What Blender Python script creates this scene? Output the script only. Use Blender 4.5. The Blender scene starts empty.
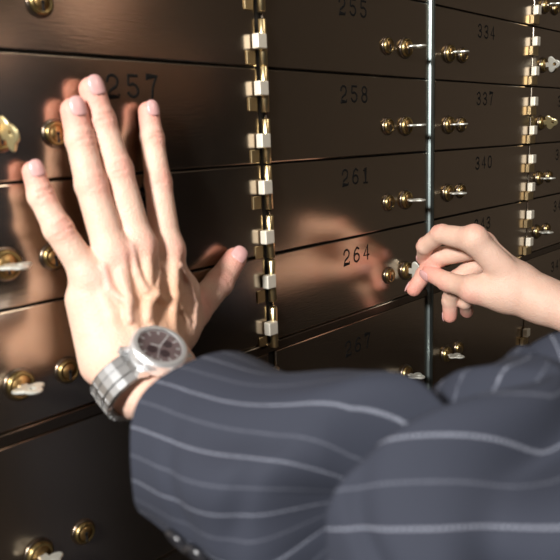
import bpy, bmesh, math
import numpy as np
from mathutils import Vector, Matrix

S = bpy.context.scene
COL = S.collection

# ------------------------------------------------------------------ camera
FPX = 702.986
RW = np.array([[0.67174329, 0.17024334, -0.72095642],
               [-0.73988467, 0.10624711, -0.66429077],
               [-0.03649154, 0.97965747, 0.19733122]])
CAM = np.array([-0.4518, -0.4279, -0.0609])
cam_d = bpy.data.cameras.new('camera')
cam = bpy.data.objects.new('camera', cam_d)
COL.objects.link(cam)
m = Matrix([list(RW[i]) + [CAM[i]] for i in range(3)] + [[0, 0, 0, 1]])
cam.matrix_world = m
cam_d.sensor_width = 36
cam_d.lens = FPX / 560 * 36
cam_d.clip_start = 0.02
cam_d.dof.use_dof = True
cam_d.dof.focus_distance = 0.82
cam_d.dof.aperture_fstop = 11
S.camera = cam

# ------------------------------------------------------------------ light
S.view_settings.view_transform = 'Standard'
S.view_settings.look = 'None'
S.view_settings.gamma = 1
S.view_settings.use_curve_mapping = False
S.view_settings.exposure = 0.0
W = bpy.data.worlds.new('vault_air')
S.world = W
W.use_nodes = True
W.node_tree.nodes['Background'].inputs[0].default_value = (0.55, 0.5, 0.45, 1)
W.node_tree.nodes['Background'].inputs[1].default_value = 0.12


def area(name, loc, target, size, power, color, sy=None):
    d = bpy.data.lights.new(name, 'AREA')
    d.energy = power
    d.color = color
    d.shape = 'RECTANGLE'
    d.size = size
    d.size_y = sy or size
    o = bpy.data.objects.new(name, d)
    COL.objects.link(o)
    o.location = loc
    o.rotation_euler = (Vector(target) - Vector(loc)).to_track_quat('-Z', 'Y').to_euler()
    return o


area('key_light', (-1.40, -0.50, 0.46), (-0.1, -0.05, -0.15), 0.18, 48, (1.0, 0.985, 0.96))
area('overhead_fill', (0.5, -1.5, 1.15), (0.2, -0.2, -0.2), 0.8, 12, (1.0, 0.90, 0.78))  # unseen warm fill, added to even out the reflections in the doors


# ------------------------------------------------------------------ helpers
def at(px, py, h):
    """point of the place seen at this pixel, h metres off the door fronts"""
    v = np.array([px - 280, 280 - py, -FPX])
    r = RW @ v
    t = (-h - CAM[1]) / r[1]
    return CAM + r * t


def atd(px, py, d):
    v = np.array([px - 280, 280 - py, -FPX])
    v = v / np.linalg.norm(v)
    return CAM + d * (RW @ v)


def link(o, parent=None):
    COL.objects.link(o)
    if parent:
        o.parent = parent
    return o


def empty(name, loc, label=None, cat=None, group=None):
    o = bpy.data.objects.new(name, None)
    o.empty_display_size = 0.02
    o.location = loc
    COL.objects.link(o)
    if label: o['label'] = label
    if cat: o['category'] = cat
    if group: o['group'] = group
    return o


def from_bm(name, bm, mat, parent=None, smooth=False):
    me = bpy.data.meshes.new(name)
    bmesh.ops.recalc_face_normals(bm, faces=bm.faces)
    bm.to_mesh(me)
    bm.free()
    if smooth:
        me.polygons.foreach_set('use_smooth', [True] * len(me.polygons))
    me.materials.append(mat)
    return link(bpy.data.objects.new(name, me), parent)


def from_np(name, V, F, mat, parent=None, smooth=True):
    me = bpy.data.meshes.new(name)
    me.from_pydata([tuple(map(float, v)) for v in V], [], [tuple(map(int, f)) for f in F])
    me.update()
    if smooth:
        me.polygons.foreach_set('use_smooth', [True] * len(me.polygons))
    if mat: me.materials.append(mat)
    return link(bpy.data.objects.new(name, me), parent)


def add_box(bm, x0, x1, y0, y1, z0, z1, bev=0.0, seg=1):
    r = bmesh.ops.create_cube(bm, size=1)
    vs = r['verts']
    for v in vs:
        v.co = Vector((x0 + (v.co.x + .5) * (x1 - x0), y0 + (v.co.y + .5) * (y1 - y0), z0 + (v.co.z + .5) * (z1 - z0)))
    if bev > 0:
        es = list({e for v in vs for e in v.link_edges})
        bmesh.ops.bevel(bm, geom=es, offset=bev, segments=seg, affect='EDGES', profile=0.5)


def add_lathe(bm, prof, axis_m, n=32):
    """prof: list of (r, t) along local Z; axis_m: 4x4"""
    rings = []
    for r, t in prof:
        if r < 1e-7:
            rings.append([bm.verts.new(axis_m @ Vector((0, 0, t)))])
        else:
            rings.append([bm.verts.new(axis_m @ Vector((r * math.cos(a), r * math.sin(a), t)))
                          for a in [2 * math.pi * i / n for i in range(n)]])
    for a, b in zip(rings, rings[1:]):
        for i in range(n):
            j = (i + 1) % n
            if len(a) == 1 and len(b) == 1:
                continue
            if len(a) == 1:
                bm.faces.new((a[0], b[i], b[j]))
            elif len(b) == 1:
                bm.faces.new((a[i], b[0], a[j]))
            else:
                bm.faces.new((a[i], b[i], b[j], a[j]))


OUT = Matrix(((1, 0, 0, 0), (0, 0, -1, 0), (0, 1, 0, 0), (0, 0, 0, 1)))  # local Z -> world -Y


def mat_new(name):
    mt = bpy.data.materials.new(name)
    mt.use_nodes = True
    return mt, mt.node_tree, mt.node_tree.nodes['Principled BSDF']


def principled(name, col, rough, metal=0.0, bump=0.0, scale=200, stretch=(1, 1, 1), spec=None, rvar=0.0, cvar=0.0):
    mt, nt, b = mat_new(name)
    b.inputs['Base Color'].default_value = (*col, 1)
    b.inputs['Roughness'].default_value = rough
    b.inputs['Metallic'].default_value = metal
    if spec is not None:
        b.inputs['Specular IOR Level'].default_value = spec
    if bump or rvar or cvar:
        tc = nt.nodes.new('ShaderNodeTexCoord')
        mp = nt.nodes.new('ShaderNodeMapping')
        mp.inputs['Scale'].default_value = stretch
        nz = nt.nodes.new('ShaderNodeTexNoise')
        nz.inputs['Scale'].default_value = scale
        nz.inputs['Detail'].default_value = 4
        nt.links.new(tc.outputs['Object'], mp.inputs[0])
        nt.links.new(mp.outputs[0], nz.inputs['Vector'])
        if bump:
            bp = nt.nodes.new('ShaderNodeBump')
            bp.inputs['Strength'].default_value = bump
            bp.inputs['Distance'].default_value = 0.001
            nt.links.new(nz.outputs[0], bp.inputs['Height'])
            nt.links.new(bp.outputs[0], b.inputs['Normal'])
        if rvar:
            mr = nt.nodes.new('ShaderNodeMapRange')
            mr.inputs['To Min'].default_value = rough - rvar
            mr.inputs['To Max'].default_value = rough + rvar
            nt.links.new(nz.outputs[0], mr.inputs[0])
            nt.links.new(mr.outputs[0], b.inputs['Roughness'])
        if cvar:
            mx = nt.nodes.new('ShaderNodeMix')
            mx.data_type = 'RGBA'
            mx.inputs[6].default_value = (*[c * (1 - cvar) for c in col], 1)
            mx.inputs[7].default_value = (*[min(1, c * (1 + cvar)) for c in col], 1)
            nt.links.new(nz.outputs[0], mx.inputs[0])
            nt.links.new(mx.outputs[2], b.inputs['Base Color'])
    return mt


M_DOOR = principled('bronze_door_metal', (0.43, 0.355, 0.28), 0.19, 0.99, bump=0.05, scale=60, stretch=(1, 1, 14), rvar=0.03)
M_FRAME = principled('dark_bronze_frame', (0.20, 0.16, 0.125), 0.3, 1.0, bump=0.05, scale=90, rvar=0.04)
M_STEEL = principled('brushed_steel_strip', (0.20, 0.235, 0.23), 0.42, 1.0, bump=0.06, scale=80, stretch=(6, 6, 1))
M_DARK = principled('black_gap', (0.01, 0.009, 0.008), 0.6)
M_BRASS = principled('aged_brass', (0.30, 0.22, 0.095), 0.34, 1.0, bump=0.1, scale=300, rvar=0.08, cvar=0.2)
M_PLUG = principled('orange_brass_plug', (0.40, 0.25, 0.10), 0.38, 1.0, bump=0.1, scale=300)
M_HINGE = principled('polished_brass_hinge', (0.78, 0.62, 0.34), 0.3, 1.0, bump=0.04, scale=200)
M_LEAF = principled('dull_brass_leaf', (0.55, 0.42, 0.23), 0.42, 1.0, bump=0.04, scale=200)
M_BLOCK = principled('satin_nickel_block', (0.85, 0.80, 0.68), 0.55, 0.6, bump=0.04, scale=200)
M_KEYHOLE = principled('keyhole_black', (0.004, 0.004, 0.004), 0.7)
M_KEY = principled('nickel_key', (0.78, 0.78, 0.70), 0.42, 0.75, bump=0.08, scale=400, rvar=0.08)
M_KEYG = principled('worn_brass_key', (0.72, 0.62, 0.34), 0.4, 0.85, bump=0.08, scale=400, rvar=0.08)
M_DIGIT = principled('stamped_black_enamel', (0.004, 0.0035, 0.003), 0.75, spec=0.15)
M_WALL = principled('vault_plaster', (0.34, 0.29, 0.24), 0.8, bump=0.2, scale=30, cvar=0.1)
M_FLOOR = principled('vault_floor_carpet', (0.07, 0.055, 0.045), 0.9, bump=0.3, scale=80, cvar=0.2)

# ------------------------------------------------------------------ room
ZF, ZC = -1.30, 1.35


def structure(name, box, mat):
    bm = bmesh.new()
    add_box(bm, *box)
    o = from_bm(name, bm, mat)
    o['kind'] = 'structure'
    return o


structure('floor', (-2.6, 3.4, -3.0, 0.5, ZF - 0.05, ZF), M_FLOOR)
structure('ceiling', (-2.6, 3.4, -3.0, 0.5, ZC, ZC + 0.05), M_WALL)
structure('wall_front', (-2.6, 3.4, 0.45, 0.5, ZF, ZC), M_WALL)
structure('wall_back', (-2.6, 3.4, -3.05, -3.0, ZF, ZC), M_WALL)
structure('wall_left', (-2.65, -2.6, -3.0, 0.5, ZF, ZC), M_WALL)
structure('wall_right', (3.4, 3.45, -3.0, 0.5, ZF, ZC), M_WALL)

# ------------------------------------------------------------------ safe deposit boxes
ROWS = [(0.2416, 0.1619), (0.1604, 0.0806), (0.0791, -0.0008), (-0.0023, -0.0815), (-0.0830, -0.1619),
        (-0.1634, -0.2430), (-0.2530, -0.3920), (-0.3950, -0.5340)]
COLS = [(-0.2735, -0.0065), (0.0030, 0.2705), (0.2865, 0.5520), (0.5560, 0.8250)]

# cabinet carcasses
for ci, (x0, x1, lab) in enumerate([(-0.280, 0.2735, 'bronze cabinet carcass holding the doors numbered 254 to 267 left of the bright vertical strip'),
                                    (0.2835, 0.832, 'bronze cabinet carcass holding the doors numbered 331 to 346 right of the bright vertical strip')]):
    root = empty('deposit_box_cabinet', (x0, 0.0, ZF), lab, 'cabinet', 'safe deposit cabinets')
    bm = bmesh.new()
    add_box(bm, 0, x1 - x0, 0.0045, 0.4495, 0, 0.30 - ZF)
    from_bm('carcass', bm, M_DARK, root)
    # thick rail under the fourth row and above the large doors
    for zz in (-0.2480, -0.3935):
        bm = bmesh.new()
        hh = 0.0042 if zz > -0.3 else 0.0007
        add_box(bm, 0.002, x1 - x0 - 0.002, -0.0012, 0.0045, zz - hh - ZF, zz + hh - ZF, 0.0006 if hh > .002 else 0)
        from_bm('rail', bm, M_FRAME, root)
    bm = bmesh.new()
    add_box(bm, 0.002, x1 - x0 - 0.002, -0.001, 0.0045, 0.0, -0.5355 - ZF, 0.001)
    from_bm('plinth', bm, M_FRAME, root)
    bm = bmesh.new()
    add_box(bm, 0.002, x1 - x0 - 0.002, -0.001, 0.0045, 0.243 - ZF, 0.299 - ZF, 0.001)
    from_bm('top_rail', bm, M_FRAME, root)
# bright strip between the cabinets
bm = bmesh.new()
prof = [(0.2712, 0.0042), (0.2712, -0.0012), (0.2722, -0.0036), (0.2745, -0.0050), (0.2775, -0.0046), (0.2795, -0.0030), (0.2805, -0.001), (0.2850, -0.001), (0.2850, 0.0042)]
lo = [bm.verts.new((x, y, -0.535)) for x, y in prof]
hi = [bm.verts.new((x, y, 0.299)) for x, y in prof]
for i in range(len(prof)):
    j = (i + 1) % len(prof)
    bm.faces.new((lo[i], lo[j], hi[j], hi[i]))
bm.faces.new(lo)
bm.faces.new(hi[::-1])
strip = from_bm('trim_strip', bm, M_STEEL)
strip['label'] = 'bright steel vertical trim strip between the doors numbered 264 and 343'
strip['category'] = 'trim'


# digits: strokes in a 0..0.62 x 0..1 box
def arc(cx, cy, rx, ry, a0, a1, n=8):
    return [(cx + rx * math.cos(math.radians(a0 + (a1 - a0) * i / n)), cy + ry * math.sin(math.radians(a0 + (a1 - a0) * i / n))) for i in range(n + 1)]


DIG = {
    '0': [arc(.31, .69, .29, .29, 0, 180) + arc(.31, .31, .29, .29, 180, 360) + [(.60, .69)]],
    '1': [[(.12, .82), (.33, 1.0), (.33, 0)], [(.12, 0), (.54, 0)]],
    '2': [[(.03, .68)] + arc(.31, .72, .28, .27, 170, -25) + [(.50, .48), (.14, .26), (.03, 0), (.62, 0), (.62, .12)]],
    '3': [[(.03, .82)] + arc(.30, .74, .27, .25, 160, -80) + [(.22, .50)], [(.30, .50)] + arc(.30, .25, .31, .26, 90, -160)],
    '4': [[(.46, 0), (.46, 1.0), (.02, .30), (.62, .30)]],
    '5': [[(.58, 1.0), (.08, 1.0), (.06, .54)] + arc(.30, .31, .30, .30, 125, -160)],
    '6': [[(.56, .88), (.36, 1.0), (.14, .82), (.03, .50), (.02, .30)] + arc(.31, .29, .29, .28, 180, 540, 14)],
    '7': [[(.02, .86), (.02, 1.0), (.60, 1.0), (.36, .50), (.27, 0)]],
    '9': [[(.06, .12), (.26, 0), (.48, .18), (.59, .50), (.60, .70)] + arc(.31, .71, .29, .28, 0, 360, 14)],
    '8': [arc(.31, .75, .25, .24, -90, 270, 14), arc(.31, .26, .29, .26, 90, 450, 14)],
}


def number_mesh(text, parent, cx, ztop, hgt=0.0150, pitch=0.0172):
    bm = bmesh.new()
    x0 = cx - pitch * (len(text) - 1) / 2 - 0.31 * hgt
    hw = 0.00105
    for k, ch in enumerate(text):
        for st in DIG[ch]:
            pts = [Vector((x0 + k * pitch + p[0] * hgt * 1.02, 0, ztop - hgt + p[1] * hgt)) for p in st]
            L, Rr, T = [], [], []
            for i, p in enumerate(pts):
                a = pts[max(i - 1, 0)]
                b = pts[min(i + 1, len(pts) - 1)]
                d = (b - a)
                if d.length < 1e-9: d = Vector((1, 0, 0))
                d.normalize()
                nrm = Vector((-d.z, 0, d.x))
                if 0 < i < len(pts) - 1:
                    d1 = (p - a).normalized()
                    c = max(0.45, abs(d1.dot(d)))
                    s = hw / c
                else:
                    s = hw
                    p = p + (d * (-hw * .5 if i == 0 else hw * .5))
                L.append(bm.verts.new(p + nrm * s + Vector((0, -0.00004, 0))))
                Rr.append(bm.verts.new(p - nrm * s + Vector((0, -0.00004, 0))))
                T.append(bm.verts.new(p + Vector((0, -0.00040, 0))))
            for i in range(len(pts) - 1):
                bm.faces.new((L[i], T[i], T[i + 1], L[i + 1]))
                bm.faces.new((T[i], Rr[i], Rr[i + 1], T[i + 1]))
    return from_bm('stamped_number', bm, M_DIGIT, parent)


def lock(parent, x, z, big=False, keyhole=True, tilt=0.0):
    R = 0.0094 if big else 0.0078
    h = 0.0042 if big else 0.0036
    mx = Matrix.Translation((x, 0, z)) @ OUT
    bm = bmesh.new()
    add_lathe(bm, [(R + .0002, 0.0), (R, h), (R - .0008, h + .0008), (R - .0018, h + .0008),
                   (R - .0022, h + .0001), (0, h + .0001)], mx, 36)
    o = from_bm('lock_cylinder', bm, M_BRASS, parent, smooth=True)
    bm = bmesh.new()
    add_lathe(bm, [(R + .0017, -0.0005), (R + .0017, 0.0012), (R + .0012, 0.0018), (R, 0.0018)], mx, 36)
    from_bm('lock_ring', bm, M_FRAME, o, smooth=True)
    bm = bmesh.new()
    add_lathe(bm, [(R - .0026, h), (R - .0028, h + .0006), (0, h + .0007)], mx, 36)
    from_bm('lock_plug', bm, M_PLUG, o, smooth=True)
    bm = bmesh.new()
    y = -(h + .00085)
    c, s = math.cos(tilt), math.sin(tilt)

    def P(a, b): return bm.verts.new((x + a * c - b * s, y, z + a * s + b * c))
    n = 12
    ring = [P(0.0013 * math.cos(2 * math.pi * i / n), 0.0013 * math.sin(2 * math.pi * i / n)) for i in range(n)]
    bm.faces.new(ring)
    bm.faces.new([P(-.0007, 0), P(.0007, 0), P(.0008, -.0062), P(-.0008, -.0062)])
    for f in bmesh.ops.extrude_face_region(bm, geom=list(bm.faces))['geom']:
        if isinstance(f, bmesh.types.BMVert): f.co.y += 0.0006
    from_bm('keyhole', bm, M_KEYHOLE, o)
    return h


def hinge(parent, x, z, kind):
    """z: centre of the bright block"""
    bm = bmesh.new()
    if kind == 'long':
        z0, z1, bx, r = z - .0195, z + .0185, x + 0.0050, 0.0036
    else:
        z0, z1, bx, r = z - .0185, z + .0065, x + 0.0050, 0.0034
    mx = Matrix.Translation((bx, -0.0030, 0))
    add_lathe(bm, [(0, z0), (r - .0006, z0), (r, z0 + .0006), (r, z1 - .0006), (r - .0006, z1), (0, z1)], mx, 20)
    o = from_bm('hinge_barrel', bm, M_HINGE, parent)
    for p in o.data.polygons: p.use_smooth = abs(p.normal.z) < .5
    bm = bmesh.new()
    if kind == 'long':
        add_box(bm, x - 0.0062, x + 0.0048, -0.0086, -0.0012, z - .0060, z + .0060, 0.0009, 2)
    else:
        add_box(bm, x - 0.0045, x + 0.0070, -0.0086, -0.0012, z - .0060, z + .0065, 0.0009, 2)
    from_bm('hinge_block', bm, M_BLOCK, o)
    bm = bmesh.new()
    if kind == 'long':
        add_box(bm, x - 0.0125, x - 0.0030, -0.0012, -0.0002, z - .0185, z - .0075, 0.0003, 1)
    else:
        add_box(bm, x - 0.0110, x + 0.0045, -0.0060, -0.0003, z - .0185, z - .0062, 0.0006, 1)
    from_bm('hinge_leaf', bm, M_LEAF, o)


def key(x, z, h, vertical, mat, label, name='key', roll=None):
    """key standing in the lock at x, z; h: lock height"""
    root = empty(name, (x, -h, z), label, 'key')
    a = roll if roll is not None else (math.radians(90) if vertical else 0.0)
    Rm = Matrix.Rotation(a, 4, 'Y')
    # bow: trefoil with hole, flat in local XY (out = -Y)
    t = 0.0011
    n = 60
    cy = 0.0108
    outer, inner = [], []
    for i in range(n):
        th = 2 * math.pi * i / n
        r = 0.0080 + 0.0020 * math.cos(3 * (th - math.pi / 2))
        outer.append((r * math.cos(th) * 1.22, cy + r * math.sin(th)))
        inner.append((0.0026 * math.cos(th), cy + 0.0022 + 0.0026 * math.sin(th)))
    bm = bmesh.new()
    def ring(pts, zz): return [bm.verts.new(Rm @ Vector((p[0], -p[1], zz))) for p in pts]
    so = 0.90
    oc = [(p[0] * so, cy + (p[1] - cy) * so) for p in outer]
    A = ring(inner, t); B = ring(oc, t); C_ = ring(outer, t * .4); D = ring(outer, -t * .4); E_ = ring(oc, -t); F = ring(inner, -t)
    rs = [A, B, C_, D, E_, F, A]
    for p, q in zip(rs, rs[1:]):
        for i in range(n):
            j = (i + 1) % n
            bm.faces.new((p[i], p[j], q[j], q[i]))
    from_bm('key_bow', bm, mat, root)
    bm = bmesh.new()
    add_box(bm, -.0032, .0032, -.0064, 0.012, -.0008, .0008, .0003)
    bmesh.ops.transform(bm, matrix=Rm, verts=bm.verts)
    from_bm('key_blade', bm, mat, root)
    return root


NUM = {}
for ri, r in enumerate(['R0', 'R1', 'R2', 'R3', 'R4', 'R5', 'R6']):
    NUM[0, ri] = str(251 + 3 * ri)
    NUM[1, ri] = str(252 + 3 * ri)
    NUM[2, ri] = str(331 + 3 * ri)
    NUM[3, ri] = str(332 + 3 * ri)
LOCKS = [(-0.2450, -0.2095), (0.1895, 0.2240), (0.3180, 0.3500), (0.5900, 0.6270)]   # lock positions
BIGIX = [0, 1, 0, 0]
NCX = [-0.1355, 0.1310, 0.4120, 0.6760]
KEYED = {(0, 2): 'v', (0, 3): 'h', (0, 4): 'h', (0, 5): 'h', (1, 1): 'h', (1, 2): 'h', (1, 3): 'h', (1, 4): 'x', (1, 5): 'h',
         (2, 1): 'h', (2, 2): 'h', (2, 3): 'h', (2, 5): 'h', (3, 0): 'h', (3, 1): 'v', (3, 2): 'g', (3, 3): 'h', (3, 4): 'h'}
ROWN = ['row cut by the top edge', 'topmost full row', 'second row', 'third row', 'fourth row', 'tall fifth row', 'lowest row']
COLN = ['left of the left hinges', 'between hinges and steel strip', 'just right of the steel strip', 'at the right edge']
for ci, (x0, x1) in enumerate(COLS):
    for ri in range(7):
        zt, zb = ROWS[ri + 1]          # the first row of the list lies above the picture
        num = NUM[ci, ri]
        tall = ri >= 5
        rown = ROWN[ri]
        lab = 'bronze box door stamped %s, %s, %s' % (num, rown, COLN[ci])
        if ri == 0: lab = 'bronze box door cut by the top edge, ' + COLN[ci]
        if ci == 0 and ri in (3, 4, 5):
            lab = 'bronze box door ' + {3: 'crossed by the little finger, third row, left of the left hinges',
                                        4: 'behind the heel of the palm, fourth row, left of the left hinges',
                                        5: 'behind the watch wrist, tall fifth row, left of the left hinges'}[ri]
        elif ci == 3:
            lab = 'bronze box door cut by the right picture edge, ' + (rown if ri else 'highest of its column')
        root = empty('safe_deposit_box', (x0, 0, zb), lab, 'safe deposit box', 'safe deposit boxes in the vault wall')
        off = Vector((x0, 0, zb))
        bm = bmesh.new()
        add_box(bm, x0, x1, 0.0, 0.0042, zb, zt, 0.0011, 2)
        kids = [from_bm('door', bm, M_DOOR, root)]
        door = kids[0]
        toff = 0.0108 if not tall else 0.0180
        n_ = number_mesh(num, root, NCX[ci], zt - toff)
        dz = 0.0500 if not tall else 0.0840
        lz = zt - dz
        LK = list(LOCKS[ci])
        if ci == 0:
            LK = [-0.2400 if ri == 2 else -0.2450, {1: -0.2030, 2: -0.2010, 3: -0.2115}.get(ri, -0.2095)]
        for li, lx in enumerate(LK):
            lock(root, lx, lz, big=(li == BIGIX[ci]), tilt=0.0)
        if ci in (0, 1):
            if ci == 1:
                for hz in {0: (zt - .0165, zt - .0600), 1: (zt - .0165, zt - .0600), 2: (zt - .0165, zt - .0600), 3: (zt - .0190, zt - .0625),
                           4: (zt - .0220, zt - .0650), 5: (zt - .0330, zt - .105), 6: (zt - .0330, zt - .105)}[ri]:
                    hinge(root, -.0062, hz, 'long')
        elif ci == 2:
            for hz in ((zt - .0205, zt - .0605) if not tall else (zt - .040, zt - .110)):
                hinge(root, 0.5525, hz, 'short')
        for o in root.children:
            o.location = -off
        for o in root.children:
            for g in o.children:
                g.location = (0, 0, 0)
        k = KEYED.get((ci, ri))
        if k and k != 'x':
            kl = '%s in lock of the %s box %s' % ({'h': 'level nickel key', 'v': 'upright key', 'g': 'dull brass key'}[k],
                                                     ['cropped', 'topmost', 'second', 'third', 'fourth', 'tall fifth'][ri], COLN[ci])
            kr = key(LK[BIGIX[ci]], lz, 0.0048, k == 'v', M_KEYG if (k == 'g' or (ci, ri) == (0, 2)) else M_KEY, kl,
                     roll={'h': 0.0, 'v': math.radians(75), 'g': math.radians(60)}[k])
            kr['group'] = 'keys left in the locks'
        if k == 'x':
            HELDZ = lz
            kr = key(LOCKS[1][1], lz, 0.0048, True, M_KEY, 'pale trefoil key held between thumb and finger in the lock of door 264', roll=math.radians(88))
            kr['group'] = 'keys left in the locks'


# ------------------------------------------------------------------ implicit surfaces
class Field:
    def __init__(self, lo, hi, vox):
        self.lo = np.array(lo, float)
        self.vox = vox
        self.n = np.ceil((np.array(hi) - self.lo) / vox).astype(int) + 1
        ax = [self.lo[i] + np.arange(self.n[i]) * vox for i in range(3)]
        self.ax = ax

    def new(self):
        return np.full(self.n, 0.05, np.float32)

    def window(self, pts, rad):
        pts = np.array(pts)
        a = np.floor((pts.min(0) - rad - self.lo) / self.vox).astype(int)
        b = np.ceil((pts.max(0) + rad - self.lo) / self.vox).astype(int) + 1
        a = np.clip(a, 0, self.n)
        b = np.clip(b, 0, self.n)
        return tuple(slice(a[i], b[i]) for i in range(3))

    def grid(self, w):
        return (self.ax[0][w[0]][:, None, None], self.ax[1][w[1]][None, :, None], self.ax[2][w[2]][None, None, :])


def cone(X, Y, Z, a, b, ra, rb):
    """distance to a tapered rounded limb from a to b (approximate round cone)"""
    d = b - a
    L2 = float(d @ d) + 1e-12
    t = ((X - a[0]) * d[0] + (Y - a[1]) * d[1] + (Z - a[2]) * d[2]) / L2
    t = np.clip(t, 0, 1)
    q = np.sqrt((X - a[0] - t * d[0]) ** 2 + (Y - a[1] - t * d[1]) ** 2 + (Z - a[2] - t * d[2]) ** 2)
    return q - (ra + (rb - ra) * t)


def smin(a, b, k):
    h = np.clip(0.5 + 0.5 * (b - a) / k, 0, 1)
    return b * (1 - h) + a * h - k * h * (1 - h)


def chain(F, D, pts, rads, k, margin=0.03):
    """adds a chain of limbs into field D with blend k"""
    pts = [np.array(p, float) for p in pts]
    for i in range(len(pts) - 1):
        w = F.window([pts[i], pts[i + 1]], max(rads[i], rads[i + 1]) + margin)
        g = F.grid(w)
        c = cone(*g, pts[i], pts[i + 1], rads[i], rads[i + 1])
        D[w] = smin(D[w], c, k) if k > 0 else np.minimum(D[w], c)


def ball(F, D, c, rad, k, sub=False, margin=0.02):
    c = np.array(c, float)
    rad = np.array(rad if hasattr(rad, '__len__') else (rad,) * 3, float)
    w = F.window([c], rad.max() + margin)
    X, Y, Z = F.grid(w)
    q = np.sqrt(((X - c[0]) / rad[0]) ** 2 + ((Y - c[1]) / rad[1]) ** 2 + ((Z - c[2]) / rad[2]) ** 2)
    e = (q - 1) * rad.min()
    D[w] = -smin(-D[w], e, k) if sub else smin(D[w], e, k)


def groove(F, D, pts, r, k):
    """cuts a soft crease along pts"""
    pts = [np.array(p, float) for p in pts]
    for i in range(len(pts) - 1):
        w = F.window([pts[i], pts[i + 1]], r + 0.004)
        g = F.grid(w)
        c = cone(*g, pts[i], pts[i + 1], r, r)
        D[w] = -smin(-D[w], c, k)


def surface(F, D):
    """naive surface nets"""
    n = D.shape
    ins = D < 0
    c = [ins[i:n[0] - 1 + i, j:n[1] - 1 + j, k:n[2] - 1 + k] for i in (0, 1) for j in (0, 1) for k in (0, 1)]
    s = sum(x.astype(np.int8) for x in c)
    mask = (s > 0) & (s < 8)
    idx = -np.ones(mask.shape, np.int64)
    cells = np.argwhere(mask)
    idx[mask] = np.arange(len(cells))
    acc = np.zeros((len(cells), 3))
    cnt = np.zeros(len(cells))
    corners = [(i, j, k) for i in (0, 1) for j in (0, 1) for k in (0, 1)]
    for p in corners:
        for ax in range(3):
            if p[ax] == 1: continue
            q = list(p); q[ax] = 1
            va = D[cells[:, 0] + p[0], cells[:, 1] + p[1], cells[:, 2] + p[2]].astype(float)
            vb = D[cells[:, 0] + q[0], cells[:, 1] + q[1], cells[:, 2] + q[2]].astype(float)
            cr = (va < 0) != (vb < 0)
            t = np.where(cr, va / np.where(cr, va - vb, 1), 0)
            pt = np.tile(np.array(p, float), (len(cells), 1))
            pt[:, ax] += t
            acc[cr] += pt[cr]
            cnt[cr] += 1
    V = F.lo + (cells + acc / cnt[:, None]) * F.vox
    quads = []
    for ax in range(3):
        a, b = [x for x in range(3) if x != ax]
        sl0 = [slice(None)] * 3; sl1 = [slice(None)] * 3
        sl0[ax] = slice(0, n[ax] - 1); sl1[ax] = slice(1, n[ax])
        A = ins[tuple(sl0)]; B = ins[tuple(sl1)]
        e = np.argwhere(A != B)
        ok = (e[:, a] > 0) & (e[:, b] > 0) & (e[:, a] < n[a] - 1) & (e[:, b] < n[b] - 1)
        e = e[ok]
        flip = A[e[:, 0], e[:, 1], e[:, 2]]
        def cell(da, db):
            q = e.copy(); q[:, a] -= da; q[:, b] -= db
            return idx[q[:, 0], q[:, 1], q[:, 2]]
        Q = np.stack([cell(1, 1), cell(0, 1), cell(0, 0), cell(1, 0)], 1)
        if ax == 1: flip = ~flip
        Q[~flip] = Q[~flip][:, ::-1]
        quads.append(Q)
    Q = np.concatenate(quads)
    Q = Q[(Q >= 0).all(1)]
    return V, Q


def mm(px, py, h):
    return at(px, py, h / 1000.0)


def unit(v):
    v = np.array(v, float)
    return v / (np.linalg.norm(v) + 1e-12)


def lerp(a, b, t):
    return np.array(a) * (1 - t) + np.array(b) * t


# ------------------------------------------------------------------ person
NAILS = []     # (tip side joint, previous joint, radius, dorsal direction)
PINK = []      # (centre, radius, amount) redder skin


def finger(F, D, pts, rads, dorsal, k, bow=0.0):
    """one finger from tip to knuckle, with joint swellings and creases; returned as its own field"""
    G = F.new()
    pts = [np.array(p) for p in pts]
    rads = [x + .0005 for x in rads]
    chain(F, G, pts, rads, 0.0022)
    # pad of the fingertip and swollen middle joint
    t = unit(pts[0] - pts[1])
    d0 = unit(dorsal - t * (dorsal @ t))
    NAILS.append((pts[0], t, rads[0], d0))
    PINK.append((pts[0], rads[0] * 2.2, 1.0))
    for i in (1, 2):
        ax = unit(pts[i - 1] - pts[i + 1] if i + 1 < len(pts) else pts[i - 1] - pts[i])
        dd = unit(dorsal - ax * (dorsal @ ax))
        side = np.cross(ax, dd)
        ball(F, G, pts[i] + dd * rads[i] * 0.10, rads[i] * 0.97, 0.003)
        PINK.append((pts[i] + dd * rads[i], rads[i] * 1.2, 0.55))
        offs = (-0.0022, 0.0004, 0.003) if i == 2 else (-0.001, 0.0018)
        for o in offs:
            arcp = []
            for a in np.linspace(-0.8, 0.8, 7):
                arcp.append(pts[i] + ax * (o + 0.0012 * a * a * np.sign(o)) + (dd * math.cos(a) + side * math.sin(a)) * rads[i] * 1.14)
            groove(F, G, arcp, 0.0007, 0.0016)
    return G


# ---- left hand on the doors
OUTV = np.array([0, -1.0, 0])
FL = Field((-0.385, -0.30, -0.34), (-0.02, 0.002, 0.045), 0.00125)
P = {
    'little': [mm(33.5, 172, 8.5), mm(41, 196, 11), mm(58, 229, 18), mm(89, 276, 26)],
    'ring': [mm(73.5, 111, 9.5), mm(80, 140, 12), mm(91, 185, 19), mm(112, 254, 30)],
    'middle': [mm(92, 90, 9.5), mm(101, 120, 12), mm(117, 170, 20), mm(137, 246, 32)],
    'index': [mm(148.5, 112, 8.5), mm(152, 138, 11), mm(158, 182, 18), mm(166, 250, 29)],
}
Rr = {'little': [.0066, .0076, .0086, .0100], 'ring': [.0080, .0088, .0099, .0112],
      'middle': [.0082, .0089, .0100, .0115], 'index': [.0070, .0078, .0090, .0112]}
palm = FL.new()
carp = {'little': mm(112, 352, 40), 'ring': mm(124, 346, 44), 'middle': mm(138, 340, 46), 'index': mm(158, 338, 44)}
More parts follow.
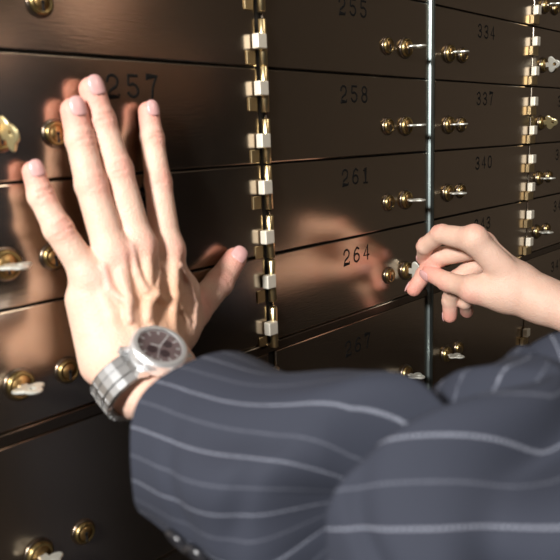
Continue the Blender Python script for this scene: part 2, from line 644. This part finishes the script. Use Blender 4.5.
for f in P:
    b = P[f][3] + np.array([0, 0.001, 0])
    chain(FL, palm, [b, carp[f]], [Rr[f][3] + .0008, 0.0150], 0.008)
# palm side fill, hypothenar, thenar
chain(FL, palm, [mm(86, 300, 22), mm(104, 362, 32)], [.0135, .0165], 0.010)
chain(FL, palm, [mm(180, 318, 22), mm(150, 350, 38)], [.0135, .0180], 0.012)
chain(FL, palm, [mm(120, 290, 20), mm(132, 345, 30)], [.0130, .0180], 0.010)
chain(FL, palm, [mm(168, 262, 26), mm(182, 292, 27), mm(178, 326, 36)], [.0110, .0115, .0150], 0.010)
# wrist and forearm
Wl, Wr = mm(129, 386, 62), mm(165, 368, 66)
chain(FL, palm, [mm(116, 360, 44), Wl], [.0165, .0160], 0.012)
chain(FL, palm, [mm(150, 345, 44), Wr], [.0170, .0160], 0.012)
chain(FL, palm, [Wl, Wr], [.0158, .0158], 0.012)
SHL = np.array([0.03, -0.46, 0.03])
LPATH = [atd(213, 442, .360), atd(268, 470, .335), atd(350, 490, .315), atd(440, 510, .305), atd(530, 528, .315),
         atd(620, 505, .345), atd(770, 420, .41), tuple(SHL + [0.02, 0, .01])]
LRAD = [.0465, .047, .051, .058, .064, .068, .072, .078]
ELB = atd(440, 530, .31)
chain(FL, palm, [Wl, lerp(Wl, ELB, .45), ELB], [.0165, .011, .012], 0.012)
chain(FL, palm, [Wr, lerp(Wr, ELB, .45) + np.array([0, 0, -.008]), ELB], [.0155, .011, .012], 0.012)
# extensor tendons, knuckles, veins
for f, w in (('little', 0.3), ('ring', 0.42), ('middle', 0.55), ('index', 0.68)):
    r = Rr[f][3]
    k0 = P[f][3] + OUTV * (r * .35)
    ball(FL, palm, k0, r * 0.86, 0.006)
    c0 = carp[f] + OUTV * (0.0148)
    a0 = P[f][3] + OUTV * (r * 0.98)
    chain(FL, palm, [a0, lerp(a0, c0, .5) + OUTV * .0014, c0], [.0032, .0028, .0022], 0.0036)
    PINK.append((P[f][3] + OUTV * r, 0.012, 0.5))
veins = [[(133, 247, 44), (136, 273, 46), (143, 290, 50)], [(154, 259, 42), (158, 273, 45), (151, 293, 50), (146, 304, 53), (147, 318, 57)],
         [(163, 267, 42), (180, 290, 42), (176, 307, 47), (186, 321, 48)], [(174, 264, 38), (188, 284, 37), (192, 304, 40), (190, 324, 46)],
         [(107, 267, 42), (113, 290, 47), (127, 304, 52), (131, 321, 57)], [(120, 272, 44), (128, 298, 51), (130, 316, 56)],
         [(151, 293, 50), (162, 300, 50), (176, 307, 47)]]
VEINS = [[mm(*p) for p in v] for v in veins]


def snap(F, D, p, depth=0.0):
    """moves p along -Y so that it lies on the skin"""
    i = np.clip(np.round((p - F.lo) / F.vox).astype(int), 0, F.n - 1)
    col = D[i[0], :, i[2]]
    js = np.where((col[1:] < 0) & (col[:-1] >= 0))[0]
    if len(js) == 0: return p
    ys = F.ax[1][js]
    y = ys[np.argmin(abs(ys - p[1]))]
    if abs(y - p[1]) > .02: return p
    return np.array([p[0], y + .0006 + depth, p[2]])


snapped = [[snap(FL, palm, p, -0.0002) for p in v] for v in VEINS]
for n_, v in enumerate(snapped):
    chain(FL, palm, v, [.0016 if n_ in (2, 3) else .0023] * len(v), 0.0024)
# thumb
TH = [mm(235, 259, 9.5), mm(219, 283, 12), mm(194, 312, 18), mm(160, 346, 38)]
Rt = [.0092, .0108, .0120, .0160]
LH = palm.copy()
for f in P:
    G = finger(FL, None, P[f], Rr[f], OUTV, 0.004)
    LH = np.minimum(LH, smin(palm, G, 0.0065))
G = finger(FL, None, TH, Rt, unit(np.array([0.1, -0.75, 0.65])), 0.004)
LH = np.minimum(LH, smin(palm, G, 0.012))
LH = np.maximum(LH, (FL.ax[1] + .0003)[None, :, None].astype(np.float32))     # the palm lies flat against the doors
VL, QL = surface(FL, LH)
palmL_done = len(NAILS)

# ---- right hand turning the key
FR = Field((0.12, -0.46, -0.40), (0.345, -0.004, -0.10), 0.0016)
RI = [mm(424, 259, 27), mm(425, 246, 42), mm(441, 234, 64), mm(474, 240, 104)]
RM = [mm(414, 289, 22), mm(425, 273, 32), mm(440, 257, 50), mm(483, 246, 96)]
RR_ = [mm(450, 316, 52), mm(450, 300, 54), mm(456, 280, 66), mm(490, 255, 94)]
RP = [mm(467, 312, 62), mm(465, 302, 68), mm(472, 288, 78), mm(496, 268, 96)]
RT = [mm(430, 273, 42), mm(448, 282, 66), mm(474, 289, 100), mm(508, 294, 130)]
WR = mm(540, 301, 158)
ELBR = np.array([0.27, -0.43, -0.315])
dz = np.array([0, 0, 1.0])
rp = FR.new()
cI, cM, cR, cP = mm(518, 285, 138), mm(520, 282, 136), mm(522, 284, 134), mm(524, 288, 132)
chain(FR, rp, [RI[3], cI], [.0125, .0150], 0.010)
chain(FR, rp, [RM[3], cM], [.0125, .0150], 0.010)
chain(FR, rp, [RR_[3], cR], [.0120, .0150], 0.010)
chain(FR, rp, [RP[3], cP], [.0115, .0150], 0.010)
chain(FR, rp, [RT[2], RT[3], WR], [.0135, .0165, .0180], 0.014)
chain(FR, rp, [cM, WR], [.0165, .0175], 0.014)
chain(FR, rp, [cP, WR + np.array([.012, .0, .0])], [.0150, .0165], 0.014)
chain(FR, rp, [WR, lerp(WR, ELBR, .45), ELBR], [.0185, .030, .037], 0.012)
chain(FR, rp, [WR + np.array([.014, 0, 0]), lerp(WR, ELBR, .45) + np.array([.012, 0, 0]), ELBR], [.0170, .028, .037], 0.012)
for q in (RI, RM, RR_):
    a0 = q[3] + dz * .0115
    ball(FR, rp, q[3] + dz * .004, .0105, .006)
    chain(FR, rp, [a0, cM + dz * .0145], [.0024, .0018], 0.005)
    PINK.append((q[3] + dz * .011, .012, .5))
RH = rp.copy()
UPL = unit(np.array([-0.35, -0.2, 0.9]))
for q, r, dd in ((RI, [.0074, .0082, .0094, .0118], unit([-.35, .55, .6])), (RM, [.0078, .0086, .0096, .0118], unit([-.1, .8, .5])),
                 (RR_, [.0073, .0082, .0092, .0112], unit([0, .9, .2])), (RP, [.0064, .0072, .0082, .0100], unit([0, .9, .2]))):
    G = finger(FR, None, q, r, dd, 0.004)
    RH = np.minimum(RH, smin(rp, G, 0.007))
G = finger(FR, None, RT, [.0085, .0098, .0112, .0150], unit([-.75, -.3, -.45]), 0.004)
RH = np.minimum(RH, smin(rp, G, 0.010))
VR, QR = surface(FR, RH)

# ---- the rest of the figure, beside and behind the camera's right edge
SHL = np.array([0.03, -0.46, 0.03])
SHR = np.array([0.40, -0.50, 0.03])
CH = np.array([0.215, -0.56, -0.12])
FB = Field((-0.30, -0.80, ZF + 0.0), (0.72, -0.29, 0.42), 0.011)
B_ = FB.new()
chain(FB, B_, [ELB, np.array(LPATH[4]), np.array(LPATH[5]), np.array(LPATH[6]), SHL], [.022, .030, .036, .042, .050], .02, .06)
chain(FB, B_, [ELBR, SHR], [.036, .050], .03, .06)
chain(FB, B_, [SHL, SHR], [.060, .060], .05, .08)
chain(FB, B_, [CH + [-.06, 0, 0], CH + [-.05, -.01, -.30]], [.115, .100], .05, .08)
chain(FB, B_, [CH + [.06, 0, 0], CH + [.05, -.01, -.30]], [.115, .100], .05, .08)
NECK = CH + np.array([0, 0.0, .17])
HEAD = CH + np.array([0, 0.03, .36])
chain(FB, B_, [NECK, HEAD + [0, -.01, -.03]], [.058, .055], .03, .06)
ball(FB, B_, HEAD + [0, -.012, .03], (.078, .098, .095), .02)
ball(FB, B_, HEAD + [0, .03, -.045], (.056, .062, .065), .03)
chain(FB, B_, [HEAD + [0, .086, .01], HEAD + [0, .104, -.018]], [.010, .014], .012)
for s in (-1, 1):
    ball(FB, B_, HEAD + [s * .080, -.01, -.005], (.012, .022, .032), .006)
    chain(FB, B_, [HEAD + [s * .010, .078, -.062], HEAD + [s * .024, .070, -.060]], [.008, .006], .006)
    HIP = CH + np.array([s * .085, -.01, -.40])
    KN = np.array([HIP[0] + s * .01, HIP[1] + .02, ZF + .50])
    AN = np.array([HIP[0] + s * .02, HIP[1] - .02, ZF + .10])
    chain(FB, B_, [HIP, KN, AN], [.090, .058, .042], .03, .06)
    chain(FB, B_, [AN + [0, 0, -.03], AN + [0, .14, -.055]], [.038, .032], .02)
VB, QB = surface(FB, B_)

V = np.concatenate([VL, VR, VB])
Q = np.concatenate([QL, QR + len(VL), QB + len(VL) + len(VR)])


def skin_material():
    mt, nt, b = mat_new('skin')
    at_ = nt.nodes.new('ShaderNodeVertexColor')
    at_.layer_name = 'tint'
    sep = nt.nodes.new('ShaderNodeSeparateColor')
    nt.links.new(at_.outputs[0], sep.inputs[0])
    tc = nt.nodes.new('ShaderNodeTexCoord')
    nz = nt.nodes.new('ShaderNodeTexNoise')
    nz.inputs['Scale'].default_value = 70
    nz.inputs['Detail'].default_value = 5
    nt.links.new(tc.outputs['Object'], nz.inputs['Vector'])
    m1 = nt.nodes.new('ShaderNodeMix'); m1.data_type = 'RGBA'
    m1.inputs[6].default_value = (0.64, 0.385, 0.285, 1)
    m1.inputs[7].default_value = (0.74, 0.51, 0.40, 1)
    nt.links.new(nz.outputs[0], m1.inputs[0])
    m2 = nt.nodes.new('ShaderNodeMix'); m2.data_type = 'RGBA'
    m2.inputs[7].default_value = (0.70, 0.25, 0.20, 1)
    nt.links.new(m1.outputs[2], m2.inputs[6])
    nt.links.new(sep.outputs[0], m2.inputs[0])
    m3 = nt.nodes.new('ShaderNodeMix'); m3.data_type = 'RGBA'
    m3.inputs[7].default_value = (0.58, 0.38, 0.36, 1)
    nt.links.new(m2.outputs[2], m3.inputs[6])
    nt.links.new(sep.outputs[1], m3.inputs[0])
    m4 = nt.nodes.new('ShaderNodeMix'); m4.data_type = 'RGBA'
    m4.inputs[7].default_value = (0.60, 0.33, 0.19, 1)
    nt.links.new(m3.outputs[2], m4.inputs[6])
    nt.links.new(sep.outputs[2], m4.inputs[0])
    nt.links.new(m4.outputs[2], b.inputs['Base Color'])
    b.inputs['Roughness'].default_value = 0.58
    b.inputs['Subsurface Weight'].default_value = 0.12
    b.inputs['Subsurface Radius'].default_value = (0.006, 0.0025, 0.0012)
    b.inputs['Subsurface Scale'].default_value = 0.6
    vo = nt.nodes.new('ShaderNodeTexVoronoi')
    vo.inputs['Scale'].default_value = 700
    nt.links.new(tc.outputs['Object'], vo.inputs['Vector'])
    n2 = nt.nodes.new('ShaderNodeTexNoise')
    n2.inputs['Scale'].default_value = 160
    nt.links.new(tc.outputs['Object'], n2.inputs['Vector'])
    ad = nt.nodes.new('ShaderNodeMath'); ad.operation = 'ADD'
    nt.links.new(vo.outputs[0], ad.inputs[0]); nt.links.new(n2.outputs[0], ad.inputs[1])
    bp = nt.nodes.new('ShaderNodeBump')
    bp.inputs['Strength'].default_value = 0.4
    bp.inputs['Distance'].default_value = 0.0009
    nt.links.new(ad.outputs[0], bp.inputs['Height'])
    nt.links.new(bp.outputs[0], b.inputs['Normal'])
    return mt


M_SKIN = skin_material()
M_NAIL = principled('fingernail', (0.62, 0.35, 0.33), 0.25)
person = empty('person', (CH[0], CH[1], ZF), 'person in dark pinstriped suit pressing one hand flat and turning a key with the other', 'person')
off = np.array([CH[0], CH[1], ZF])
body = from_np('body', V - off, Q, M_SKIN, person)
red = np.zeros(len(V))
for c, r, a in PINK:
    d = np.linalg.norm(V - c, axis=1) / r
    red = np.maximum(red, a * np.clip(1.25 - d, 0, 1))
vein = np.zeros(len(V))
for v in snapped:
    for a, b in zip(v, v[1:]):
        d = cone(V[:, 0], V[:, 1], V[:, 2], a, b, 0, 0)
        vein = np.maximum(vein, 0.45 * np.clip(1.2 - d / .003, 0, 1))
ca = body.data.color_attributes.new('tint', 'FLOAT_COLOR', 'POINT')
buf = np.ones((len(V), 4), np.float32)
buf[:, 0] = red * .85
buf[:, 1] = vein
shadec = mm(158, 305, 45)       # brown shade on the back of the hand, painted into the skin
buf[:, 2] = 0.75 * np.clip(1.5 - np.linalg.norm(V - shadec, axis=1) / .030, 0, 1)
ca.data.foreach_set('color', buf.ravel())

for (c, t, r, d0) in NAILS:
    side = np.cross(t, d0)
    vs, fs = [], []
    na, nl = 13, 12
    for j in range(nl):
        s = j / (nl - 1) * 2 - 1
        wd = 0.76 * (1 - abs(s) ** 5) ** .5 * (1.0 if s > 0 else 0.97) if abs(s) < 1 else 0.25
        for i in range(na):
            a = (i / (na - 1) * 2 - 1) * wd
            L = 0.0062 * (r / .008) * s + r * 0.22
            droop = max(0, L) ** 2 / (2.2 * r) * .55
            rad = r * 1.0 + 0.0006 - droop - (0.0005 if abs(s) > .99 or i in (0, na - 1) else 0)
            vs.append(c + t * L + (d0 * math.cos(a) + side * math.sin(a)) * rad)
    for j in range(nl - 1):
        for i in range(na - 1):
            q = j * na + i
            fs.append((q, q + 1, q + na + 1, q + na))
    o = from_np('fingernail', np.array(vs) - off, fs, M_NAIL, person)
    so = o.modifiers.new('thickness', 'SOLIDIFY'); so.thickness = 0.0006; so.offset = 0

# ------------------------------------------------------------------ suit jacket
def smooth_path(pts, n):
    pts = [np.array(p, float) for p in pts]
    pp = [2 * pts[0] - pts[1]] + pts + [2 * pts[-1] - pts[-2]]
    out = []
    segs = len(pts) - 1
    for i in range(n):
        u = i / (n - 1) * segs
        k = min(int(u), segs - 1)
        t = u - k
        a, b, c, d = pp[k], pp[k + 1], pp[k + 2], pp[k + 3]
        out.append(0.5 * ((2 * b) + (-a + c) * t + (2 * a - 5 * b + 4 * c - d) * t * t + (-a + 3 * b - 3 * c + d) * t ** 3))
    return np.array(out)


def twist(v):
    return .16 * min(v, .09) + .42 * max(0, v - .09) + .3 * max(0, v - .14)


def sleeve(path, rad, ref, n, m, disp):
    """returns verts, faces, uv (u metres round the arm, v metres along)"""
    C_ = smooth_path([np.append(p, r) for p, r in zip(path, rad)], n)
    R_ = C_[:, 3]; C_ = C_[:, :3]
    T = np.gradient(C_, axis=0); T /= np.linalg.norm(T, axis=1)[:, None]
    up = np.array(ref, float)
    Ln = np.concatenate([[0], np.cumsum(np.linalg.norm(np.diff(C_, axis=0), axis=1))])
    Vv, UV = [], []
    for i in range(n):
        up = unit(up - T[i] * (up @ T[i]))
        sd = np.cross(T[i], up)
        for j in range(m):
            a = 2 * math.pi * j / m
            r = R_[i] + disp(Ln[i], a, R_[i])
            rim = -(0.011 * math.exp(-((angd(a, .85)) / .5) ** 2) + 0.011 * math.exp(-((angd(a, 2.35)) / .5) ** 2)) * max(0, 1 - Ln[i] / .05) if disp is disp_left else 0.0
            Vv.append(C_[i] + (up * math.cos(a) + sd * math.sin(a)) * r + T[i] * rim)
            UV.append((a / (2 * math.pi) * 0.34, Ln[i]))
    Fv, FU = [], []
    for i in range(n - 1):
        for j in range(m):
            k = (j + 1) % m
            Fv.append((i * m + j, i * m + k, (i + 1) * m + k, (i + 1) * m + j))
            u0, u1 = j / m * .34, (j + 1) / m * .34
            t0, t1 = twist(Ln[i]), twist(Ln[i + 1])
            FU.append(((u0 + t0, Ln[i]), (u1 + t0, Ln[i]), (u1 + t1, Ln[i + 1]), (u0 + t1, Ln[i + 1])))
    return np.array(Vv), Fv, FU


def gauss(x, s): return math.exp(-(x / s) ** 2)


def angd(a, b):
    return (a - b + math.pi) % (2 * math.pi) - math.pi


def disp_left(v, a, r):
    d = 0.0
    # broad soft folds
    d += 0.0014 * math.sin(5 * a + 22 * v) * min(1, v / .05) + 0.0016 * math.sin(2 * a - 60 * v + 1.0) * min(1, v / .06)
    # deep crease at the inside of the elbow, the upper sleeve bulging over it
    top = max(0.0, 1.25 - abs(angd(a, 0.0)))
    low = max(0.0, abs(angd(a, 0.0)) - 1.9)
    vc = 0.088 + 0.034 * top ** 1.5 + 0.02 * low
    e = v - vc
    w = min(1, max(0, (2.8 - abs(angd(a, .9))) / .6))
    sg = .019 if e < 0 else .0032
    d -= w * 0.036 * math.exp(-(abs(e) / sg) ** 2)
    if e > 0:
        d += w * 0.004 * math.exp(-((e - .018) / .016) ** 2)
        d += w * .0065 * math.sin(3 * a + 100 * e) * math.exp(-((e - .05) / .06) ** 2)
        d += w * .0030 * math.sin(2 * a - 120 * e + 1) * min(1, e / .03)
    else:
        d += w * .0022 * math.sin(7 * a + 45 * e + 1.5) * math.exp(-((e + .03) / .03) ** 2)
    for c0, c1, am, sg_ in ((.045, .020, .0100, .007), (.085, -.016, .011, .008), (.125, .022, .009, .007), (.02, .03, .004, .004)):
        d -= w * am * math.exp(-((e - c0 - c1 * (a - 1.3)) / sg_) ** 2) * math.exp(-((a - 1.5) / 1.0) ** 2)
    for c0, c1, am in ((.030, .012, .0020), (.055, -.012, .0022)):
        d -= am * math.exp(-((v - c0 - c1 * (a - 1.5)) / .005) ** 2) * math.exp(-((a - 1.4) / .7) ** 2)
    # hard little folds near the cuff seam
    d += .0012 * math.sin(14 * a) * math.exp(-((a - 2.6) / .5) ** 2) * min(1, v / .01)
    return d


def disp_right(v, a, r):
    return 0.002 * math.sin(4 * a + 30 * v) + 0.002 * math.sin(3 * a - 50 * v)


a1, f1, u1 = sleeve(LPATH, LRAD, (0, 0, 1), 420, 240, disp_left)
RPATH = [lerp(WR, ELBR, .20) + [0.006, 0, -.004], lerp(WR, ELBR, .6), ELBR + [0, .01, 0], lerp(ELBR, SHR, .3) + [0, -.02, 0], lerp(ELBR, SHR, .7), SHR + [-.02, 0, .01]]
a2, f2, u2 = sleeve(RPATH, [.044, .055, .062, .066, .072, .078], (0, 0, 1), 90, 60, disp_right)
# jacket body
FJ = Field((-0.06, -0.78, -0.90), (0.50, -0.36, 0.14), 0.009)
J = FJ.new()
chain(FJ, J, [SHL + [.02, 0, 0], CH + [0, 0, .13], SHR + [-.02, 0, 0]], [.075, .085, .075], .04, .08)
chain(FJ, J, [CH + [-.06, 0, 0], CH + [-.06, -.01, -.30], CH + [-.075, -.01, -.48]], [.130, .118, .115], .04, .09)
chain(FJ, J, [CH + [.06, 0, 0], CH + [.06, -.01, -.30], CH + [.075, -.01, -.48]], [.130, .118, .115], .04, .09)
V3, Q3 = surface(FJ, J)
off = np.array([CH[0], CH[1], ZF])
JV = np.concatenate([a1, a2, V3])
JF = list(f1) + [tuple(x + len(a1) for x in f) for f in f2] + [tuple(int(x) + len(a1) + len(a2) for x in f) for f in Q3]
M_SUIT, nt, b = mat_new('navy_pinstripe_wool')
uvn = nt.nodes.new('ShaderNodeUVMap'); uvn.uv_map = 'cloth'
sp = nt.nodes.new('ShaderNodeSeparateXYZ'); nt.links.new(uvn.outputs[0], sp.inputs[0])


def math_node(op, a, bb=None, c=None):
    n_ = nt.nodes.new('ShaderNodeMath'); n_.operation = op
    for i, x in enumerate((a, bb, c)):
        if x is None: continue
        if hasattr(x, 'is_output'): nt.links.new(x, n_.inputs[i])
        else: n_.inputs[i].default_value = x
    return n_.outputs[0]


STRIPE = 0.0136
fr = math_node('FRACT', math_node('DIVIDE', sp.outputs[0], STRIPE))
ds = math_node('ABSOLUTE', math_node('SUBTRACT', fr, 0.5))
line = math_node('LESS_THAN', ds, 0.032)
dash = math_node('GREATER_THAN', math_node('FRACT', math_node('MULTIPLY', sp.outputs[1], 900.0)), 0.25)
nz = nt.nodes.new('ShaderNodeTexNoise'); nz.inputs['Scale'].default_value = 900
tc = nt.nodes.new('ShaderNodeTexCoord'); nt.links.new(tc.outputs['Object'], nz.inputs['Vector'])
half = math_node('FRACT', math_node('DIVIDE', sp.outputs[0], STRIPE * 2))
weight = math_node('ADD', math_node('MULTIPLY', math_node('LESS_THAN', half, 0.5), 0.65), 0.35)
amt = math_node('MULTIPLY', math_node('MULTIPLY', math_node('MULTIPLY', line, dash), math_node('ADD', nz.outputs[0], 0.35)), weight)
mx = nt.nodes.new('ShaderNodeMix'); mx.data_type = 'RGBA'
mx.inputs[6].default_value = (0.023, 0.026, 0.038, 1)
mx.inputs[7].default_value = (0.19, 0.20, 0.24, 1)
nt.links.new(amt, mx.inputs[0])
nt.links.new(mx.outputs[2], b.inputs['Base Color'])
b.inputs['Roughness'].default_value = 0.85
b.inputs['Specular IOR Level'].default_value = 0.25
b.inputs['Sheen Weight'].default_value = 0.0
b.inputs['Sheen Roughness'].default_value = 0.5
bp = nt.nodes.new('ShaderNodeBump'); bp.inputs['Strength'].default_value = 0.3; bp.inputs['Distance'].default_value = 0.0005
nt.links.new(nz.outputs[0], bp.inputs['Height']); nt.links.new(bp.outputs[0], b.inputs['Normal'])
jacket = from_np('suit_jacket', JV - off, JF, M_SUIT, person)
uvl = jacket.data.uv_layers.new(name='cloth')
flat = []
for q in list(u1) + list(u2): flat += [c for p in q for c in p]
for f in Q3:
    for x in f: flat += [float(V3[x][0] * .9 + 2), float(V3[x][2])]
uvl.data.foreach_set('uv', flat)
so = jacket.modifiers.new('thickness', 'SOLIDIFY'); so.thickness = 0.0022; so.offset = -1

# sleeve buttons
M_BTN = principled('dark_horn_button', (0.015, 0.015, 0.018), 0.22)
BUTTONS = [(0.024, 2.12), (0.034, 2.14), (0.044, 2.16), (0.054, 2.18)]
CP = smooth_path([np.append(p, r) for p, r in zip(LPATH, LRAD)], 420)
TT = np.gradient(CP[:, :3], axis=0)
LL = np.concatenate([[0], np.cumsum(np.linalg.norm(np.diff(CP[:, :3], axis=0), axis=1))])
for lv, la in BUTTONS:
    i = int(np.searchsorted(LL, lv))
    T = unit(TT[i]); up = unit(np.array([0, 0, 1.]) - T * T[2]); sd = np.cross(T, up)
    nrm = up * math.cos(la) + sd * math.sin(la)
    p = CP[i, :3] + nrm * (CP[i, 3] + disp_left(lv, la, 0) + .0004) - off
    zx = Vector(nrm); xx = Vector(T); yy = zx.cross(xx)
    M4 = Matrix(((xx.x, yy.x, zx.x, p[0]), (xx.y, yy.y, zx.y, p[1]), (xx.z, yy.z, zx.z, p[2]), (0, 0, 0, 1)))
    bm = bmesh.new()
    add_lathe(bm, [(0, 0), (.0070, 0), (.0076, .0010), (.0074, .0024), (.0066, .0031), (.0056, .0029), (.0050, .0020), (0, .0018)], M4, 28)
    from_bm('sleeve_button', bm, M_BTN, jacket, True)

# trousers, shoes, hair (outside the picture, worn by the same person)
M_TRS = principled('navy_trouser_wool', (0.030, 0.034, 0.052), 0.85, bump=.2, scale=600)
FT = Field((-0.05, -0.78, ZF), (0.50, -0.40, -0.50), 0.010)
T_ = FT.new(); K_ = FT.new()
for s in (-1, 1):
    HIP = CH + np.array([s * .085, -.01, -.40]); KN = np.array([HIP[0] + s * .01, HIP[1] + .02, ZF + .50]); AN = np.array([HIP[0] + s * .02, HIP[1] - .02, ZF + .13])
    chain(FT, T_, [HIP, KN, AN], [.105, .080, .062], .02, .06)
    chain(FT, K_, [AN + [0, 0, -.09], AN + [0, .15, -.09]], [.044, .042], .02, .04)
for nm, G_, mt in (('trousers', T_, M_TRS), ('shoes', K_, M_BTN)):
    v_, q_ = surface(FT, G_)
    from_np(nm, v_ - off, q_, mt, person)
M_HAIR = principled('dark_brown_hair', (0.03, 0.018, 0.010), 0.5, bump=.6, scale=120)
FH = Field((0.08, -0.72, 0.14), (0.35, -0.38, 0.44), 0.006)
H_ = FH.new()
ball(FH, H_, HEAD + [0, -.022, .042], (.087, .102, .098), .02)
ball(FH, H_, HEAD + [0, .075, -.050], (.095, .085, .100), .01, sub=True)
v_, q_ = surface(FH, H_)
from_np('hair', v_ - off, q_, M_HAIR, person)

# ------------------------------------------------------------------ wristwatch
M_WST = principled('polished_watch_steel', (0.75, 0.75, 0.75), 0.3, 0.75)
M_WBR = principled('brushed_watch_steel', (0.50, 0.50, 0.50), 0.36, 1.0)
M_DIAL = principled('plum_grey_dial', (0.26, 0.19, 0.19), 0.3, 0.3)
M_DIALD = principled('dark_subdial', (0.08, 0.05, 0.055), 0.3, 0.2)
M_MARK = principled('silver_markers', (0.75, 0.75, 0.75), 0.4, 0.2)
M_GLS, ntg, bg = mat_new('watch_crystal')
bg.inputs['Roughness'].default_value = 0.02
bg.inputs['Transmission Weight'].default_value = 1.0
bg.inputs['IOR'].default_value = 1.2
WC = mm(157, 353, 89)                                   # watch centre
wax = unit(ELB - lerp(carp['middle'], carp['ring'], .5))  # along the forearm
wrist_c = lerp(Wl, Wr, .5) + np.array([0, .002, 0])
side = unit(Wr - Wl)
wn = unit(np.array([-0.02, -0.56, 0.83]))
side = unit(side - wn * (side @ wn))
wy = unit(np.cross(wn, side))
watch = empty('wristwatch', tuple(WC), 'steel wristwatch with link bracelet and dark dial on the wrist of the flat hand', 'wristwatch')
WM = Matrix(((side[0], wy[0], wn[0], 0), (side[1], wy[1], wn[1], 0), (side[2], wy[2], wn[2], 0), (0, 0, 0, 1)))
# local: X across the wrist, Y along the arm, Z dial normal
def watch_part(name, bm, mat, parent=watch, sm=False):
    bmesh.ops.transform(bm, matrix=WM, verts=bm.verts)
    return from_bm(name, bm, mat, parent, sm)
I4 = Matrix.Identity(4)
bm = bmesh.new(); add_lathe(bm, [(0, -.004), (.0155, -.004), (.0175, -.002), (.0180, .002), (.0176, .0042), (.0150, .0046), (0, .0040)], I4, 48)
# lugs
for sx in (-1, 1):
    for sy in (-1, 1):
        r = bmesh.ops.create_cube(bm, size=1)
        for v in r['verts']:
            v.co = Vector((sx * (.0165 + v.co.x * .009), sy * (.0095 + v.co.y * .0034), -.0003 + v.co.z * .005 - (.0022 if (v.co.x * sx) > 0 else 0)))
case = watch_part('watch_case', bm, M_WST, sm=False)
bm = bmesh.new()
rb = []
for i in range(96):
    rb.append(1 + .018 * (i % 2))
prof = [(.0176, .0042), (.0179, .0060), (.0165, .0074), (.0142, .0076), (.0138, .0066), (.0138, .0046)]
rings = [[bm.verts.new((r * (rb[i] if k in (1,) else 1) * math.cos(2 * math.pi * i / 96), r * (rb[i] if k in (1,) else 1) * math.sin(2 * math.pi * i / 96), z)) for i in range(96)] for k, (r, z) in enumerate(prof)]
for p, q in zip(rings, rings[1:]):
    for i in range(96):
        j = (i + 1) % 96
        bm.faces.new((p[i], p[j], q[j], q[i]))
watch_part('bezel', bm, M_WST)
bm = bmesh.new(); add_lathe(bm, [(.0139, .0048), (0, .0048)], I4, 48)
dial = watch_part('dial', bm, M_DIAL)
bm = bmesh.new()
for i in range(12):
    a = math.pi / 6 * i
    r = bmesh.ops.create_cube(bm, size=1)
    L = .0026 if i % 3 else .0034
    for v in r['verts']:
        v.co = Matrix.Rotation(a, 4, 'Z') @ Vector((.0117 + v.co.x * L, v.co.y * .0009, .0050 + v.co.z * .0003))
watch_part('hour_marker', bm, M_MARK, dial)
for nm, a, L, w in (('hour_hand', 2.4, .0068, .0011), ('minute_hand', .5, .0105, .0009), ('second_hand', 4.0, .0115, .0004)):
    bm = bmesh.new(); r = bmesh.ops.create_cube(bm, size=1)
    for v in r['verts']:
        v.co = Matrix.Rotation(a, 4, 'Z') @ Vector((L / 2 - .001 + v.co.x * L, v.co.y * w, .0054 + v.co.z * .0002))
    watch_part(nm, bm, M_MARK, dial)
for (sx, sy) in ((.006, 0), (-.0055, .0), (0, -.006)):
    bm = bmesh.new(); add_lathe(bm, [(.0032, .0049), (.0031, .0050), (0, .00495)], Matrix.Translation((sx, sy, 0)), 24)
    watch_part('subdial', bm, M_DIALD, dial)
bm = bmesh.new(); add_lathe(bm, [(.0139, .0070), (.010, .0075), (0, .0077)], I4, 48)
cr = watch_part('crystal', bm, M_GLS, sm=True)
bm = bmesh.new(); add_lathe(bm, [(0, .0175), (.0028, .0175), (.0030, .018), (.0030, .0206), (.0026, .0212), (0, .0212)], Matrix.Rotation(math.pi / 2, 4, 'X'), 20)
watch_part('crown', bm, M_WST)
# bracelet: links follow an oval round the wrist
wc_local = WM.to_3x3().transposed() @ Vector(wrist_c - WC)
A_, Bv = 0.0325, 0.0225     # half width / half height of the oval
cz = -0.0035 - Bv + 0.0015
nl = 30
for k in range(nl):
    a = math.pi / 2 + 2 * math.pi * (k + .5) / nl
    if abs(angd(a, math.pi / 2)) < 0.50: continue
    cx_, cz_ = A_ * math.cos(a), cz + Bv * math.sin(a)
    tx, tz = -A_ * math.sin(a), Bv * math.cos(a)
    lt = math.hypot(tx, tz); tx, tz = tx / lt, tz / lt
    length = lt * 2 * math.pi / nl * .90
    bm = bmesh.new()
    for (y0, y1, mt_) in ((-.0095, -.0038, 0), (-.0034, .0034, 0), (.0038, .0095, 0)):
        r = bmesh.ops.create_cube(bm, size=1)
        vs = r['verts']
        for v in vs:
            l_, y_, t_ = v.co.x * length, (y0 + y1) / 2 + v.co.y * (y1 - y0), v.co.z * .0028
            if y0 == -.0034: t_ *= 1.25
            v.co = Vector((cx_ + tx * l_ + tz * t_, y_, cz_ + tz * l_ - tx * t_))
        es = list({e for v in vs for e in v.link_edges})
        bmesh.ops.bevel(bm, geom=es, offset=.0006, segments=1, affect='EDGES')
    watch_part('bracelet_link', bm, M_WBR)
